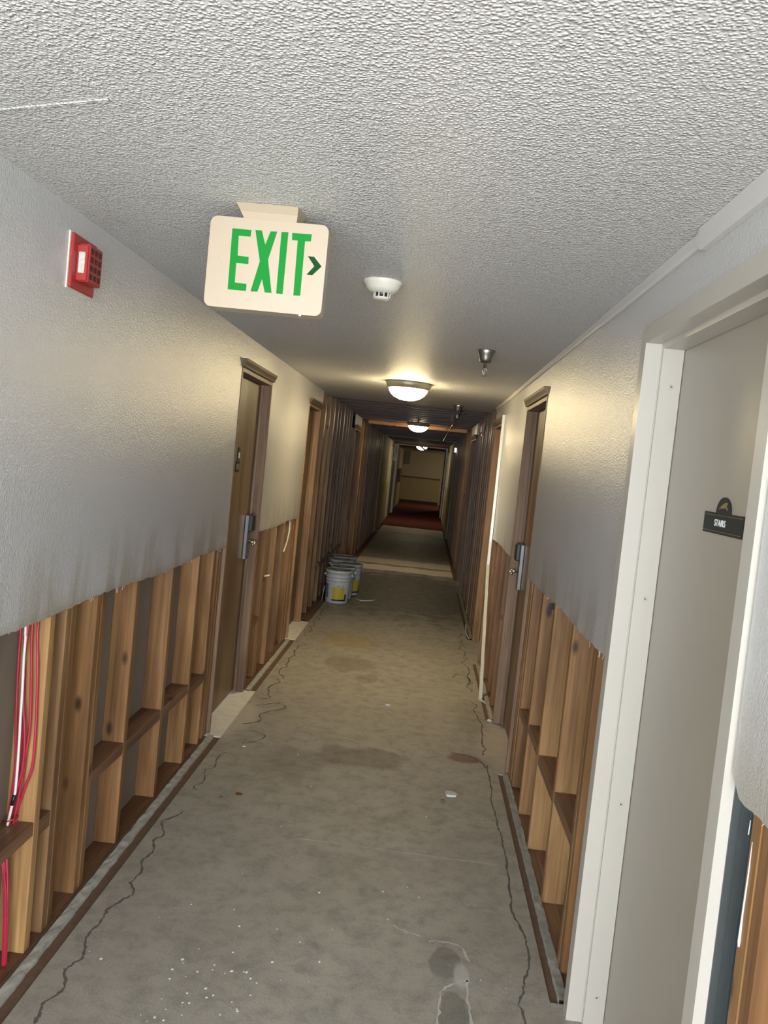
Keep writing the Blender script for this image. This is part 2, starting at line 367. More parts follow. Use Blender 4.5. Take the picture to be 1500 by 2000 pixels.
crackL2 = [(-.911, 3.922), (-.943, 3.954), (-.915, 4.026), (-.945, 4.173), (-.91, 4.232), (-.928, 4.374), (-.905, 4.46)]
crackR = [(.501, 4.749), (.502, 4.564), (.503, 4.416), (.49, 4.206), (.499, 4.012), (.496, 3.924), (.504, 3.833), (.503, 3.727), (.507, 3.604), (.50, 3.45), (.494, 3.272), (.486, 3.169), (.5, 3.085), (.514, 3.005), (.517, 2.921), (.514, 2.84), (.501, 2.766), (.482, 2.717), (.476, 2.656), (.454, 2.599), (.461, 2.507), (.44, 2.2)]
def crackpath(p, amp=.006, n=5):
    q = smoothpath([(a, b_, 0) for a, b_ in p], n); return [(v_.x+random.uniform(-amp, amp), v_.y+random.uniform(-amp, amp)) for v_ in q]
def wander(x, y0, y1, amp=.035, st=.09):
    out = []; y_ = y0
    while y_ < y1: out.append((x+random.uniform(-amp, amp), y_)); y_ += st*random.uniform(.5, 1.4)
    return out
for p, w_ in ((crackL, .0042), (crackL2, .0028), (crackR, .0038), ([(-.904, 2.222), (-.90, 1.9), (-.93, 1.5)], .004), (wander(-.9, 5.5, 7.4), .005), (wander(-.93, 7.6, 9.4, .03), .004), (wander(.50, 4.9, 6.1, .03), .004), (wander(.49, 6.3, 8.6, .03), .004),
              ([(-.92, 5.35), (-.80, 5.45), (-.74, 5.36), (-.86, 5.2), (-.84, 5.05), (-.93, 4.95)], .005), ([(-.86, 4.62), (-.78, 4.70), (-.76, 4.80), (-.86, 4.86)], .004),
              ([(.30, 4.88), (.40, 4.86), (.47, 4.78), (.50, 4.68)], .005), ([(.38, 6.55), (.47, 6.5), (.50, 6.7), (.42, 6.8), (.36, 6.65)], .005)):
    bm = bmesh.new(); ribbon(bm, crackpath(p, .0035), w_, .0006, .55); frombm('crack', bm, M['crack'], floor)
bm = bmesh.new(); ribbon(bm, crackpath([(-.395, 3.541), (-.1, 3.54), (.1, 3.53), (.471, 3.523)], .001), .0022, .0007); frombm('scratch', bm, M['scratch'], floor)
bm = bmesh.new(); ribbon(bm, [(-.71, 3.536), (-.6, 3.532)], .002, .0007); frombm('scratch', bm, M['scratch'], floor)
for p in ([(.173, 2.874), (.21, 2.885), (.285, 2.874), (.309, 2.782)], [(.304, 2.678), (.244, 2.644), (.211, 2.594), (.205, 2.50), (.197, 2.40)], [(.30, 2.70), (.296, 2.61), (.30, 2.5), (.31, 2.40)], [(.05, 2.95), (.10, 2.92), (.16, 2.90)]):
    bm = bmesh.new(); ribbon(bm, crackpath(p, .004), .0035, .0008, .7); frombm('peeling_edge', bm, M['scratch'], floor)
# carpet at the far end
tag(box('floor', -1.3, .8, 22.3, YE, -.03, .012, M['carpet']), 'dark red carpet covering the far end of the corridor', 'carpet', kind='structure')
# ---------------------------------------------------------------- ceiling
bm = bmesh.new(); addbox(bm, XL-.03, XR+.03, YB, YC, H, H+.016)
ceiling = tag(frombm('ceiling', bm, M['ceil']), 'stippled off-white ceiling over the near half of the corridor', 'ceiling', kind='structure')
tag(box('ceiling', XL-.1, XR+.1, 28.2, YE, H, H+.016, M['endup']), 'plain ceiling beyond the far cross frame', 'ceiling', kind='structure')
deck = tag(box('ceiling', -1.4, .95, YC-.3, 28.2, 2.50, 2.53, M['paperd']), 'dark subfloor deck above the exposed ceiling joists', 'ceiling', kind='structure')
y_ = 9.0
while y_ < 28:
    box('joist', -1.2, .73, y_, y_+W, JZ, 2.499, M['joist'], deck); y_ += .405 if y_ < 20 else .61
box('batten', -1.0, .56, 13.62, 13.66, 2.205, 2.262, M['joist_l'], deck)
box('drywall_edge', XL, XR, 20.0, 20.05, 2.235, 2.262, M['endup'], deck)
for (a, b_, c_, d_) in ((-1.0, 1.75, -.66, 1.62), (-.66, 1.62, -.71, 1.30)):
    bm = bmesh.new(); t = (Vector((c_, d_))-Vector((a, b_))).normalized(); n_ = Vector((-t.y, t.x))*.004
    pts = [Vector((a+n_.x, b_+n_.y, H)), Vector((c_+n_.x, d_+n_.y, H)), Vector((c_-n_.x, d_-n_.y, H)), Vector((a-n_.x, b_-n_.y, H))]
    prism(bm, pts, (0, 0, -.002)); frombm('seam', bm, M['ceil'], ceiling)
# ---------------------------------------------------------------- walls
def outline(pts, jag):
    """pts: list of (y,z,jagged?) ; jagged marks the segment that follows"""
    out = []
    for i, (y_, z_, j) in enumerate(pts):
        out.append((y_, z_)); y2, z2, _ = pts[(i+1) % len(pts)]
        if j:
            n = max(4, int(abs(y2-y_)/.03))
            ph = random.random()*6
            for k in range(1, n):
                t = k/n; yy_ = y_+(y2-y_)*t
                out.append((yy_, z_+(z2-z_)*t+random.uniform(-1, 1)*jag+.006*math.sin(yy_*5+ph)))
    return out
def sheet(name, pts, x0, x1, m, parent, jag=.0035):
    ol = outline(pts, jag); bm = bmesh.new()
    A = [bm.verts.new((x0, a, b_)) for a, b_ in ol]; B_ = [bm.verts.new((x1, a, b_)) for a, b_ in ol]; n = len(ol)
    for tri in tessellate_polygon([[Vector((a, b_, 0)) for a, b_ in ol]]):
        bm.faces.new([A[i] for i in tri]); bm.faces.new([B_[i] for i in reversed(tri)])
    for i in range(n): bm.faces.new((A[i], B_[i], B_[(i+1) % n], A[(i+1) % n]))
    return frombm(name, bm, m, parent)
def backing(name, x0, x1, doors, y0, y1, m, lab, z1=2.52):
    bm = bmesh.new(); cur = y0
    for (a, b_, k) in doors:
        addbox(bm, x0, x1, cur, a-.012, -.045, z1); addbox(bm, x0, x1, a-.012, b_+.012, 2.06, z1); cur = b_+.012
    addbox(bm, x0, x1, cur, y1, -.045, z1)
    return tag(frombm(name, bm, m), lab, 'wall', kind='structure')
wl = backing('wall_left', XL-T-D-.02, XL-T-D, [d for d in doorsL if d[2] != 'c'], YB, 20, M['paper'], 'left corridor wall stripped to the studs along its lower part')
wr = backing('wall_right', XR+T+D, XR+T+D+.02, [d for d in doorsR if d[2] != 'c'], YB, 20, M['paper'], 'right corridor wall stripped to the studs along its lower part')
# drywall sheets still hanging on the studs
sheet('drywall', [(YB, H, 0), (8.33, H, 0), (8.33, 2.10, 0), (7.43, 2.10, 0), (7.42, 1.065, 1), (5.655, 1.07, 0), (5.65, 2.10, 0), (4.715, 2.10, 0), (4.72, 1.06, 1), (YB, 1.068, 0)], XL-T, XL, M['drywall'], wl)
sheet('drywall', [(YB, H, 0), (8.24, H, 0), (8.24, 2.09, 0), (7.26, 2.09, 0), (7.26, 1.085, 1), (5.61, 1.095, 0), (5.60, 2.10, 0), (4.635, 2.10, 0), (4.62, 1.085, 1), (2.605, 1.10, 0), (2.60, 2.086, 0), (1.548, 2.086, 0), (1.54, 1.13, 0), (1.50, 1.10, 1), (YB, 1.105, 0)], XR, XR+T, M['drywall'], wr)
sheet('drywall', [(12.17, 2.255, 0), (13.25, 2.255, 0), (13.25, 2.10, 0), (12.17, 2.10, 0)], XL-T, XL, M['drywall'], wl)
sheet('drywall', [(11.3, 2.25, 0), (12.75, 2.25, 0), (12.7, 2.02, 0), (12.2, 2.09, 0), (11.4, 2.10, 0)], XR, XR+T, M['drywall'], wr)
# torn paper fringe
def tatters(ylist, x, z0, parent, s=1):
    bm = bmesh.new()
    for y_ in ylist:
        for k in range(random.choice((1, 2, 2))):
            l = random.uniform(.008, .028)*s; a = random.uniform(-.9, .9); wd = random.uniform(.0012, .003)*s
            p = Vector((x, y_+random.uniform(-.006, .006), z0+.004)); q = p+Vector((random.uniform(-.004, .004), l*math.sin(a), -l*math.cos(a)))
            prism(bm, [p+Vector((0, wd, 0)), p-Vector((0, wd, 0)), q-Vector((0, wd*.4, 0)), q+Vector((0, wd*.4, 0))], (.0008, 0, 0))
    frombm('paper_fringe', bm, M['chip'], parent)['kind'] = 'stuff'
tatters([2.26, 2.29, 2.52, 2.82, 3.05, 3.12, 3.61, 3.64, 4.0, 4.05, 4.45, 4.6, 6.0, 6.7, 7.1], XL-.004, 1.066, wl)
tatters([2.66, 2.72, 2.73, 2.9, 3.2, 3.6, 3.9, 4.2, 5.7, 6.3, 6.9], XR+.004, 1.095, wr)
tatters([1.47, 1.43, 1.39, 1.33], XR+.004, 1.10, wr, .45)
# studs, blocks and plates
def studs(ys, xf, side, zt, m, parent, z0=0, bev=.002):
    for y_ in ys:
        x0, x1 = (xf-D, xf) if side < 0 else (xf, xf+D)
        h = zt
        o = box('stud', x0, x1, y_, y_+W, z0-.002, h, m, parent, bev)
        o.rotation_euler = (0, 0, random.uniform(-.012, .012))
XFL, XFR = XL-T, XR+T
nearL = [.36, .6, 1.0, 1.4, 1.8, 2.10, 2.521, 2.64, 2.681, 2.895, 2.938, 3.299, 3.780, 4.225, 4.525, 4.62, 4.665]
studs(nearL, XFL, -1, 2.235, M['stud'], wl)
studs([5.675, 5.72, 6.02, 6.08, 6.42, 6.82, 7.18, 7.30, 7.355], XFL, -1, 2.235, M['stud'], wl)
nearR = [.36, .6, 1.0, 1.38, 1.425, 2.615, 2.79, 2.831, 3.255, 3.721, 4.10, 4.45, 4.52, 4.585]
studs(nearR, XFR, 1, 2.235, M['stud'], wr)
studs([5.62, 5.67, 5.98, 6.36, 6.76, 7.10, 7.19], XFR, 1, 2.235, M['stud'], wr)
def farstuds(lo, hi, xf, side, parent):
    y_ = lo
    while y_ < hi-.04:
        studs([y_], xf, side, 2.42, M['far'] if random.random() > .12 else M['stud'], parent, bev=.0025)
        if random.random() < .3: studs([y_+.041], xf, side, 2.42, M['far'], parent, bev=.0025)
        y_ += random.choice((.30, .405, .405, .26))
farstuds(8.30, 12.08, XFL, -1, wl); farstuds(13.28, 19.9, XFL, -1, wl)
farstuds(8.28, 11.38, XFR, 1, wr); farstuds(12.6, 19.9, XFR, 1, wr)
studs([13.9, 14.4], XFL+.003, -1, 2.26, M['orange'], wl); studs([19.6, 19.64], XFL+.02, -1, 2.26, M['orange'], wl); studs([14.3], XFR-.003, 1, 2.26, M['orange'], wr)
box('cripple_stud', XFL-.03, XFL+.008, 12.45, 12.54, 0, .72, M['orange'], wl)
def plates(segs, x0, x1, parent, m, mf):
    for a, b_ in segs:
        mm = m if b_ < 8 else mf
        box('bottom_plate', x0, x1, a, b_, -.024, -.0025, mm, parent)
        box('top_plate', x0, x1, a, b_, *((2.2375, 2.2395) if b_ < 8 else (2.425, 2.463)), mm, parent)
plates([(YB, 4.70), (5.665, 7.42), (8.27, 12.12), (13.25, 20)], XFL-D, XFL, wl, M['stud_y'], M['far_y'])
plates([(YB, 1.47), (2.61, 4.62), (5.61, 7.25), (8.25, 11.4), (12.55, 20)], XFR, XFR+D, wr, M['stud_y'], M['far_y'])
for a, b_, z_, dz in ((2.14, 2.52, .375, .04), (2.56, 2.638, .355, .05), (2.98, 3.298, .365, .045), (3.339, 3.779, .36, .045), (3.82, 4.224, .36, .045), (4.265, 4.524, .34, .045), (5.76, 6.01, .4, .04), (9.4, 11.9, .40, .045)):
    box('fire_block', XFL-D, XFL-.001, a, b_, z_, z_+dz, M['stud_y'] if b_ < 8 else M['far_y'], wl)
for a, b_, z_, dz in ((2.872, 3.254, .395, .04), (3.295, 3.72, .38, .04), (3.761, 4.099, .40, .04), (4.14, 4.449, .38, .04)):
    box('fire_block', XFR+.001, XFR+D, a, b_, z_, z_+dz, M['stud_y'], wr)
bm = bmesh.new(); lathe(bm, [(.016, 0), (.017, .0015), (0.0001, .002)], seg=16)
bmesh.ops.rotate(bm, verts=bm.verts[:], cent=(0, 0, 0), matrix=Matrix.Rotation(math.pi/2, 3, 'X'))
bmesh.ops.translate(bm, verts=bm.verts[:], vec=(XFR+.045, 4.099, 1.02)); frombm('drilled_hole', bm, M['black'], wr)
# far drywall beyond the stripped part
fl = tag(frombm('wall_left', (lambda bm: (addbox(bm, XL-.1, XL, 20.0, 24.5, -.03, 2.5), addbox(bm, XL-.1, XL, 24.5, 25.4, 2.03, 2.5), addbox(bm, XL-.1, XL, 25.4, YE, -.03, 2.5), bm)[-1])(bmesh.new()), M['endup']), 'pale plastered left wall at the far end beside the carpet', 'wall', kind='structure')
fr = tag(frombm('wall_right', (lambda bm: (addbox(bm, XR, XR+.1, 20.0, 25.6, -.03, 2.5), addbox(bm, XR, XR+.1, 25.6, 26.6, 2.03, 2.5), addbox(bm, XR, XR+.1, 26.6, 32.5, -.03, 2.5), bm)[-1])(bmesh.new()), M['endup']), 'pale plastered right wall at the far end beside the carpet', 'wall', kind='structure')
for (x0, x1, p) in ((XL, XL+.006, fl), (XR-.006, XR, fr)):
    for a, b_ in (((20.06, 24.4), (25.5, 27.95), (28.15, YE)) if p is fl else ((20.06, 25.5), (26.7, 27.95), (28.15, 32.5))): box('wainscot_paint', x0, x1, a, b_, 0.012, 1.08, M['endlow'], p)
tag(box('wall_added_alcove', 2.6, 2.7, 32.5, YE, -.03, 2.4, M['endup']), 'side wall of the added alcove beyond the right wall, far end', 'wall', kind='structure')  # alcove added out of view to hold a lamp for the end wall
tag(box('wall_added_alcove', XR+.1, 2.7, 32.4, 32.5, -.03, 2.4, M['endup']), 'near wall of the added alcove beyond the right wall, far end', 'wall', kind='structure')
tag(box('wall_added_alcove', XR+.1, 2.7, YE, YE+.1, -.03, 2.4, M['endup']), 'back wall of the added alcove beyond the right wall, far end', 'wall', kind='structure')
tag(box('floor', .8, 2.6, 32.5, YE, -.03, .012, M['carpet']), 'red carpet in the added far alcove', 'carpet', kind='structure')
tag(box('ceiling', XR+.1, 2.7, 32.5, YE, H, H+.016, M['endup']), 'ceiling of the added far alcove', 'ceiling', kind='structure')
we = tag(box('wall_back', XL-.1, XR+.1, YE, YE+.1, -.03, 2.4, M['endup']), 'pale end wall with a brown chair rail, far end of the corridor', 'wall', kind='structure')
box('wainscot_paint', XL, XR, YE-.006, YE, .115, 1.09, M['endlow'], we)
tag(box('trim_1', XL, XR, YE-.03, YE-.0065, 1.09, 1.14, M['rail']), 'dark brown chair rail across the far end wall', 'trim', kind='structure')
tag(box('baseboard_back', XL, XR, YE-.03, YE-.0065, .0125, .13, M['base']), 'dark baseboard along the far end wall', 'baseboard', kind='structure')
# lobby behind the camera, with the wide window that lights the corridor
LX0, LX1, LY = -3.0, 2.6, -3.6
tag(box('floor', LX0, LX1, LY, YB, -.045, -.0005, M['pale']), 'pale lobby floor behind the camera', 'floor', kind='structure')
tag(box('ceiling', LX0, LX1, LY, YB, H, H+.016, M['ceil']), 'stippled lobby ceiling behind the camera', 'ceiling', kind='structure')
for nm, a in (('wall_lobby_left', (LX0-.1, LX0, LY, YB)), ('wall_lobby_right', (LX1, LX1+.1, LY, YB)), ('wall_return_left', (LX0, XL-T-D-.02, YB, YB+.1)), ('wall_return_right', (XR+T+D+.02, LX1, YB, YB+.1))):
    tag(box(nm, *a, -.03, 2.5, M['lobby']), nm.replace('_', ' ')+' side, plain paint, behind the camera', 'wall', kind='structure')
wb = tag(frombm('wall_front', (lambda bm: (addbox(bm, LX0, -2.7, LY-.1, LY, -.03, 2.5), addbox(bm, 2.3, LX1, LY-.1, LY, -.03, 2.5), addbox(bm, -2.7, 2.3, LY-.1, LY, -.03, .22), addbox(bm, -2.7, 2.3, LY-.1, LY, 2.2, 2.5), bm)[-1])(bmesh.new()), M['lobby']), 'lobby wall with a wide window behind the camera', 'wall', kind='structure')
win = thing('window_1', 'wide lobby window lighting the corridor from behind the camera', 'window', (-.2, LY-.05, .22), kind='structure')
for (a, b_, c_, d_) in ((-2.7, 2.3, .22, .27), (-2.7, 2.3, 2.15, 2.2), (-2.7, -2.65, .27, 2.15), (2.25, 2.3, .27, 2.15), (-1.05, -1.0, .27, 2.15), (.6, .65, .27, 2.15)): box('sash', a, b_, LY-.07, LY-.02, c_, d_, M['white'], win)
for a, b_ in ((-2.65, -1.05), (-1.0, .6), (.65, 2.25)): box('pane', a, b_, LY-.05, LY-.044, .27, 2.15, M['glass'], win)
# far cross-corridor frame
cf = thing('trim_2', 'pale cross-corridor door frame before the far end wall', 'trim', (-.23, 28.05, 0), kind='structure')
box('jamb', XL, XL+.075, 28, 28.14, .012, 2.24, M['white'], cf); box('jamb', XR-.045, XR, 28, 28.14, .012, 2.24, M['white'], cf); box('head', XL, XR, 28, 28.14, 2.2402, 2.29, M['white'], cf)
# ---------------------------------------------------------------- oak-framed room doors
def plaqueglyph(parent, txt, size, loc, rot, m, ext=.0006):
    cu = bpy.data.curves.new('t', 'FONT'); cu.body = txt; cu.size = size; cu.extrude = ext; cu.space_character = 1.18; cu.align_x = 'CENTER'; cu.align_y = 'CENTER'
    to = bpy.data.objects.new('t', cu); C.objects.link(to); dg = bpy.context.evaluated_depsgraph_get(); dg.update()
    me = bpy.data.meshes.new_from_object(to.evaluated_get(dg)); bpy.data.objects.remove(to); me.materials.clear(); me.materials.append(m)
    o = link('lettering', me, None, parent, loc); o.rotation_euler = rot; return o
def room_door(name, side, y0, y1, label, lock=True, far=False, jm=None, number=False):
    """side -1 left wall, +1 right wall; y0..y1 outer edge of the jambs"""
    xw = XL if side < 0 else XR
    X_ = lambda d: xw+side*d                       # d = depth into the wall
    def bx(n, d0, d1, a, b_, z0, z1, m, p, bev=0):
        x0, x1 = sorted((X_(d0), X_(d1))); return box(n, x0, x1, a, b_, z0, z1, m, p, bev)
    t = thing(name, label, 'door', (X_(.05), (y0+y1)/2, 0), kind='structure')
    jm = jm or M['jamb']; jt = .024
    bx('jamb', -.003, .125, y0, y0+jt, 0, 2.06, jm, t, .002); bx('jamb', -.003, .125, y1-jt, y1, 0, 2.06, jm, t, .002)
    bx('head_jamb', -.003, .125, y0+jt, y1-jt, 2.036, 2.06, jm, t, .002)
    bx('stop', .048, .062, y0+jt, y0+jt+.010, 0, 2.036, jm, t); bx('stop', .048, .062, y1-jt-.010, y1-jt, 0, 2.036, jm, t)
    # crown-like head casing, wider at the top
    bm = bmesh.new(); prof = [(0.0, 2.064), (.012, 2.064), (.016, 2.075), (.026, 2.095), (.030, 2.108), (0.0, 2.108)]
    prism(bm, [Vector((X_(-a), y0-.012, z_)) for a, z_ in prof], (0, y1-y0+.024, 0)); frombm('head_casing', bm, M['jamb_y'], t)
    lf = bx('door_leaf', .066, .108, y0+jt+.003, y1-jt-.004, .012, 2.03, M['doorbrown'], t, .001)
    if lock:
        ye = y1-jt-.045
        l = bx('lock', .040, .066, ye-.075, ye, .90, 1.19, M['steel'], t, .004)
        bx('card_reader', .012, .0398, ye-.078, ye+.003, 1.085, 1.195, M['dark'], l, .006)
        bm = bmesh.new(); tube(bm, [(X_(.041), ye-.035, 1.015), (X_(-.005), ye-.035, 1.015)], .009, 10); tube(bm, [(X_(-.005), ye-.030, 1.017), (X_(-.008), ye-.06, 1.013), (X_(-.006), ye-.13, 1.008)], .009, 10)
        frombm('lever', bm, M['chrome'], l, smooth=True)
    if number:
        yc = (y0+y1)/2-.06; x0 = X_(.0655); dx = -side*.004
        bm = bmesh.new(); arc = [(.026*math.cos(a), .03*math.sin(a)) for a in [math.pi*k/10 for k in range(11)]]
        prism(bm, [Vector((x0, yc+a, 1.59+b_)) for a, b_ in arc]+[Vector((x0, yc-.026, 1.545)), Vector((x0, yc+.026, 1.545))], (dx, 0, 0))
        p = frombm('number_plate', bm, M['plaque'], t); tag(p, 'dark arched plate with a small white square')
        x1, x2 = sorted((x0+dx, x0+1.3*dx)); box('insert', x1, x2, yc-.014, yc+.014, 1.553, 1.588, M['ink'], p)
        x1, x2 = sorted((x0, x0+dx)); p2 = box('number_plate', x1, x2, yc-.05, yc+.035, 1.47, 1.538, M['plaque'], t)
        x1, x2 = sorted((x0+dx, x0+1.3*dx))
        for a in (-.03, .005): box('digit_block', x1, x2, yc+a-.012, yc+a+.012, 1.485, 1.52, M['vent'], p2)
    return t
room_door('door_1', -1, 4.722, 5.640, 'brown veneer door on the left with steel card lock, nearest on that wall', number=True)
room_door('door_2', -1, 7.435, 8.235, 'second brown door on the left, just before the bare studs', lock=False, jm=M['jamb_w'])
room_door('door_3', -1, 12.18, 13.18, 'door in the left stud wall under a scrap of drywall', lock=False)
room_door('door_4', 1, 4.645, 5.590, 'brown door on the right with card lock, beyond the stairs door')
room_door('door_5', 1, 7.275, 8.225, 'door on the right behind the loose white metal bead', lock=False, jm=M['jamb_w'])
room_door('door_6', 1, 11.46, 12.49, 'door in the right stud wall under a scrap of drywall', lock=False)
for n, s, a, b_, lab in (('door_7', -1, 24.5, 25.4, 'dark doorway on the left by the red carpet'), ('door_8', 1, 25.6, 26.6, 'dark doorway on the right by the red carpet')):
    x = XL if s < 0 else XR; t = thing(n, lab, 'door', (x, a, 0), kind='structure')
    q = lambda nm, d0, d1, y0, y1, z0, z1, m: box(nm, min(x+s*d0, x+s*d1), max(x+s*d0, x+s*d1), y0, y1, z0, z1, m, t)
    q('door_leaf', .06, .09, a+.02, b_-.02, .012, 2.03, M['far']); q('casing', -.012, 0, a-.04, a, .012, 2.08, M['white']); q('casing', -.012, 0, b_, b_+.04, .012, 2.08, M['white']); q('casing', -.012, 0, a, b_, 2.04, 2.08, M['white'])
# ---------------------------------------------------------------- stairs door
sd = thing('door_9', 'beige painted metal door marked STAIRS, nearest on the right', 'door', (.65, 2.07, 0), kind='structure')
def frame_side(yi, s, nm):
    """hollow metal profile; yi = inner edge of the opening, s = direction away from opening"""
    bm = bmesh.new()
    pr_ = [(.590, yi), (.636, yi), (.6365, yi-s*.003), (.638, yi-s*.003), (.639, yi-s*.014), (.698, yi-s*.014), (.698, yi), (.76, yi), (.76, yi+s*.002), (.594, yi+s*.002), (.594, yi+s*.050), (.612, yi+s*.050), (.612, yi+s*.053), (.590, yi+s*.053)]
    prism(bm, [Vector((a, b_, -.0002)) for a, b_ in pr_], (0, 0, 2.0385)); return frombm(nm, bm, M['tanf'], sd)
j1 = frame_side(2.543, 1, 'frame_jamb'); j2 = frame_side(1.609, -1, 'frame_jamb')
bm = bmesh.new(); pr_ = [(.590, 2.0385), (.636, 2.0385), (.6365, 2.0355), (.639, 2.0245), (.698, 2.0245), (.698, 2.0385), (.76, 2.0385), (.76, 2.0405), (.594, 2.0405), (.594, 2.088), (.612, 2.088), (.612, 2.091), (.590, 2.091)]
prism(bm, [Vector((a, 1.556, b_)) for a, b_ in pr_], (0, 1.04, 0)); frombm('frame_head', bm, M['tanf'], sd)
for z_, x_ in ((1.917, .671), (1.30, .670), (.686, .672), (.09, .670)):
    bm = bmesh.new(); lathe(bm, [(.0001, 0), (.0075, 0), (.006, .0018), (.0025, .0022), (.0022, .0012), (.0001, .0012)], seg=18)
    bmesh.ops.rotate(bm, verts=bm.verts[:], cent=(0, 0, 0), matrix=Matrix.Rotation(math.pi/2, 3, 'X')); bmesh.ops.translate(bm, verts=bm.verts[:], vec=(x_, 2.529, z_))
    s_ = frombm('screw', bm, M['tanf'], j1)
    box('screw_slot', x_-.0024, x_+.0024, 2.5262, 2.5276, z_-.0016, z_+.0016, M['dark'], j1)
leaf = box('door_leaf', .700, .744, 1.600, 2.5405, .012, 2.032, M['tan'], sd, .001)
pq = (lambda bm: (prism(bm, [Vector((.6998, y_, z_)) for y_, z_ in [(1.910, 1.530), (2.174, 1.530), (2.174, 1.580), (2.094, 1.580)]+[(2.044+.05*math.cos(a), 1.580+.038*math.sin(a)) for a in [math.pi*k/12 for k in range(1, 12)]]+[(1.994, 1.580), (1.910, 1.580)]], (-.003, 0, 0)), bm)[-1])(bmesh.new())
pq = frombm('plaque', pq, M['plaque'], sd); tag(pq, 'black arched plaque with white word STAIRS')
box('gold_line', .6962, .6967, 1.915, 2.169, 1.5735, 1.5745, M['gold'], pq); box('gold_line', .6962, .6967, 1.915, 2.169, 1.5355, 1.5365, M['gold'], pq)
bm = bmesh.new(); em = [(2.075, 1.588), (2.062, 1.596), (2.045, 1.603), (2.025, 1.607), (2.018, 1.603), (2.022, 1.597), (2.014, 1.590), (2.020, 1.588), (2.032, 1.594), (2.045, 1.591), (2.058, 1.592)]
prism(bm, [Vector((.6967, a, b_)) for a, b_ in em], (-.0004, 0, 0)); frombm('emblem', bm, M['gold'], pq)
o = plaqueglyph(pq, 'STAIRS', .0225, Vector((.6960, 2.047, 1.5545))-Vector(sd.location)*1, (math.pi/2, 0, -math.pi/2), M['ink'])
o.scale = (.95, 1, 1); o.location = Vector((.6960, 2.055, 1.5555))-Vector(sd.location)-Vector(pq.location)
# dark steel jamb anchor and drips by the near edge of the frame
box('jamb_anchor', .613, .665, 1.520, 1.5535, 0, 1.19, M['darkmetal'], wr); box('anchor_flange', .6135, .625, 1.478, 1.519, 0, 1.12, M['darkmetal'], wr)
bm = bmesh.new(); tube(bm, [(XFR-.0005, 1.452, 1.045), (XFR-.001, 1.450, .99), (XFR-.0012, 1.452, .92), (XFR-.0012, 1.451, .872), (XFR-.001, 1.451, .862)], .0016, 8, taper=[.4, .9, 1, 1.9, 1.2]); frombm('paint_drip', bm, M['drip'], wr, smooth=True)
bm = bmesh.new(); tube(bm, [(XFR-.0005, 1.470, 1.075), (XFR-.001, 1.470, 1.05)], .0012, 8, taper=[.6, 1]); frombm('paint_drip', bm, M['drip'], wr, smooth=True)
# ---------------------------------------------------------------- raceway along the right wall
def raceway(nm, y0, y1, h, d, lab):
    bm = bmesh.new(); prism(bm, [Vector((XR-.0003, y0, H-.001)), Vector((XR-d, y0, H-.001)), Vector((XR-d, y0, H-h+.006)), Vector((XR-d*.6, y0, H-h)), Vector((XR-.0003, y0, H-h))], (0, y1-y0, 0))
    return tag(frombm(nm, bm, M['trimw']), lab, 'trim', kind='structure')
raceway('trim_3', YB, 2.09, .050, .024, 'painted cable cover at the right ceiling corner, wider nearest length')
raceway('trim_4', 2.075, 3.29, .036, .014, 'painted cable cover at the right ceiling corner, middle length')
raceway('trim_5', 3.285, 8.2, .030, .011, 'painted cable cover at the right ceiling corner, far length to the studs')
# ---------------------------------------------------------------- EXIT sign
ex = thing('exit_sign', 'cream EXIT sign with green letters hanging from the ceiling', 'sign', (-.4675, 2.26, 2.24))
def rr(cx, cz, w_, h_, r, n=6):
    out = []
    for sx, sz, a0 in ((1, 1, 0), (-1, 1, 90), (-1, -1, 180), (1, -1, 270)):
        for k in range(n+1):
            a = math.radians(a0+90*k/n); out.append((cx+sx*(w_/2-r)+r*math.cos(a), cz+sz*(h_/2-r)+r*math.sin(a)))
    return out
def slab(name, outl, y0, y1, m, parent, bev=0):
    bm = bmesh.new(); prism(bm, [Vector((a, y0, b_)) for a, b_ in outl], (0, y1-y0, 0))
    if bev:
        es = [e for e in bm.edges if all(abs(v_.co.y-y0) < 1e-6 for v_ in e.verts)]
        bmesh.ops.bevel(bm, geom=es, offset=bev, segments=2, affect='EDGES')
    return frombm(name, bm, m, parent)
slab('housing', rr(-.4685, 2.0905, .306, .230, .018), 2.2405, 2.298, M['signs'], ex)
face = slab('face_plate', rr(-.4685, 2.091, .308, .232, .018), 2.235, 2.2403, M['signw'], ex, .0012)
GL = {'E': [(-.097, .09), (-.047, .09), (-.048, .073), (-.079, .073), (-.077, .022), (-.048, .021), (-.047, .003), (-.079, .003), (-.078, -.047), (-.047, -.048), (-.047, -.066), (-.095, -.066)],
      'X': [(-.037, .091), (-.02, .091), (-.008, .056), (.003, .091), (.02, .092), (.003, .019), (.02, -.065), (.002, -.065), (-.008, -.032), (-.017, -.065), (-.035, -.066), (-.018, .013)],
      'I': [(.031, .092), (.049, .093), (.049, -.065), (.032, -.065)],
      'T': [(.059, .092), (.11, .093), (.109, .075), (.094, .074), (.095, -.065), (.077, -.066), (.075, .074), (.06, .074)]}
for k, g in GL.items():
    cx = sum(p[0] for p in g)/len(g); cz = sum(p[1] for p in g)/len(g)
    pts = [(-.4675+a, 2.088+b_) for a, b_ in g]
    slab('letter', pts, 2.2344, 2.2349, M['green'], ex)
slab('arrow', [(-.4675+a, 2.088+b_) for a, b_ in [(.105, .037), (.121, .037), (.143, .014), (.121, -.01), (.106, -.01), (.124, .013)]], 2.2344, 2.2349, M['greend'], ex)
bm = bmesh.new()
for p, q in (((-.107, .036), (-.129, .009)), ((-.129, .009), (-.109, -.012))): tube(bm, [(-.4675+p[0], 2.2348, 2.088+p[1]), (-.4675+q[0], 2.2348, 2.088+q[1])], .0006, 6)
frombm('blank_arrow', bm, M['ghost'], ex)
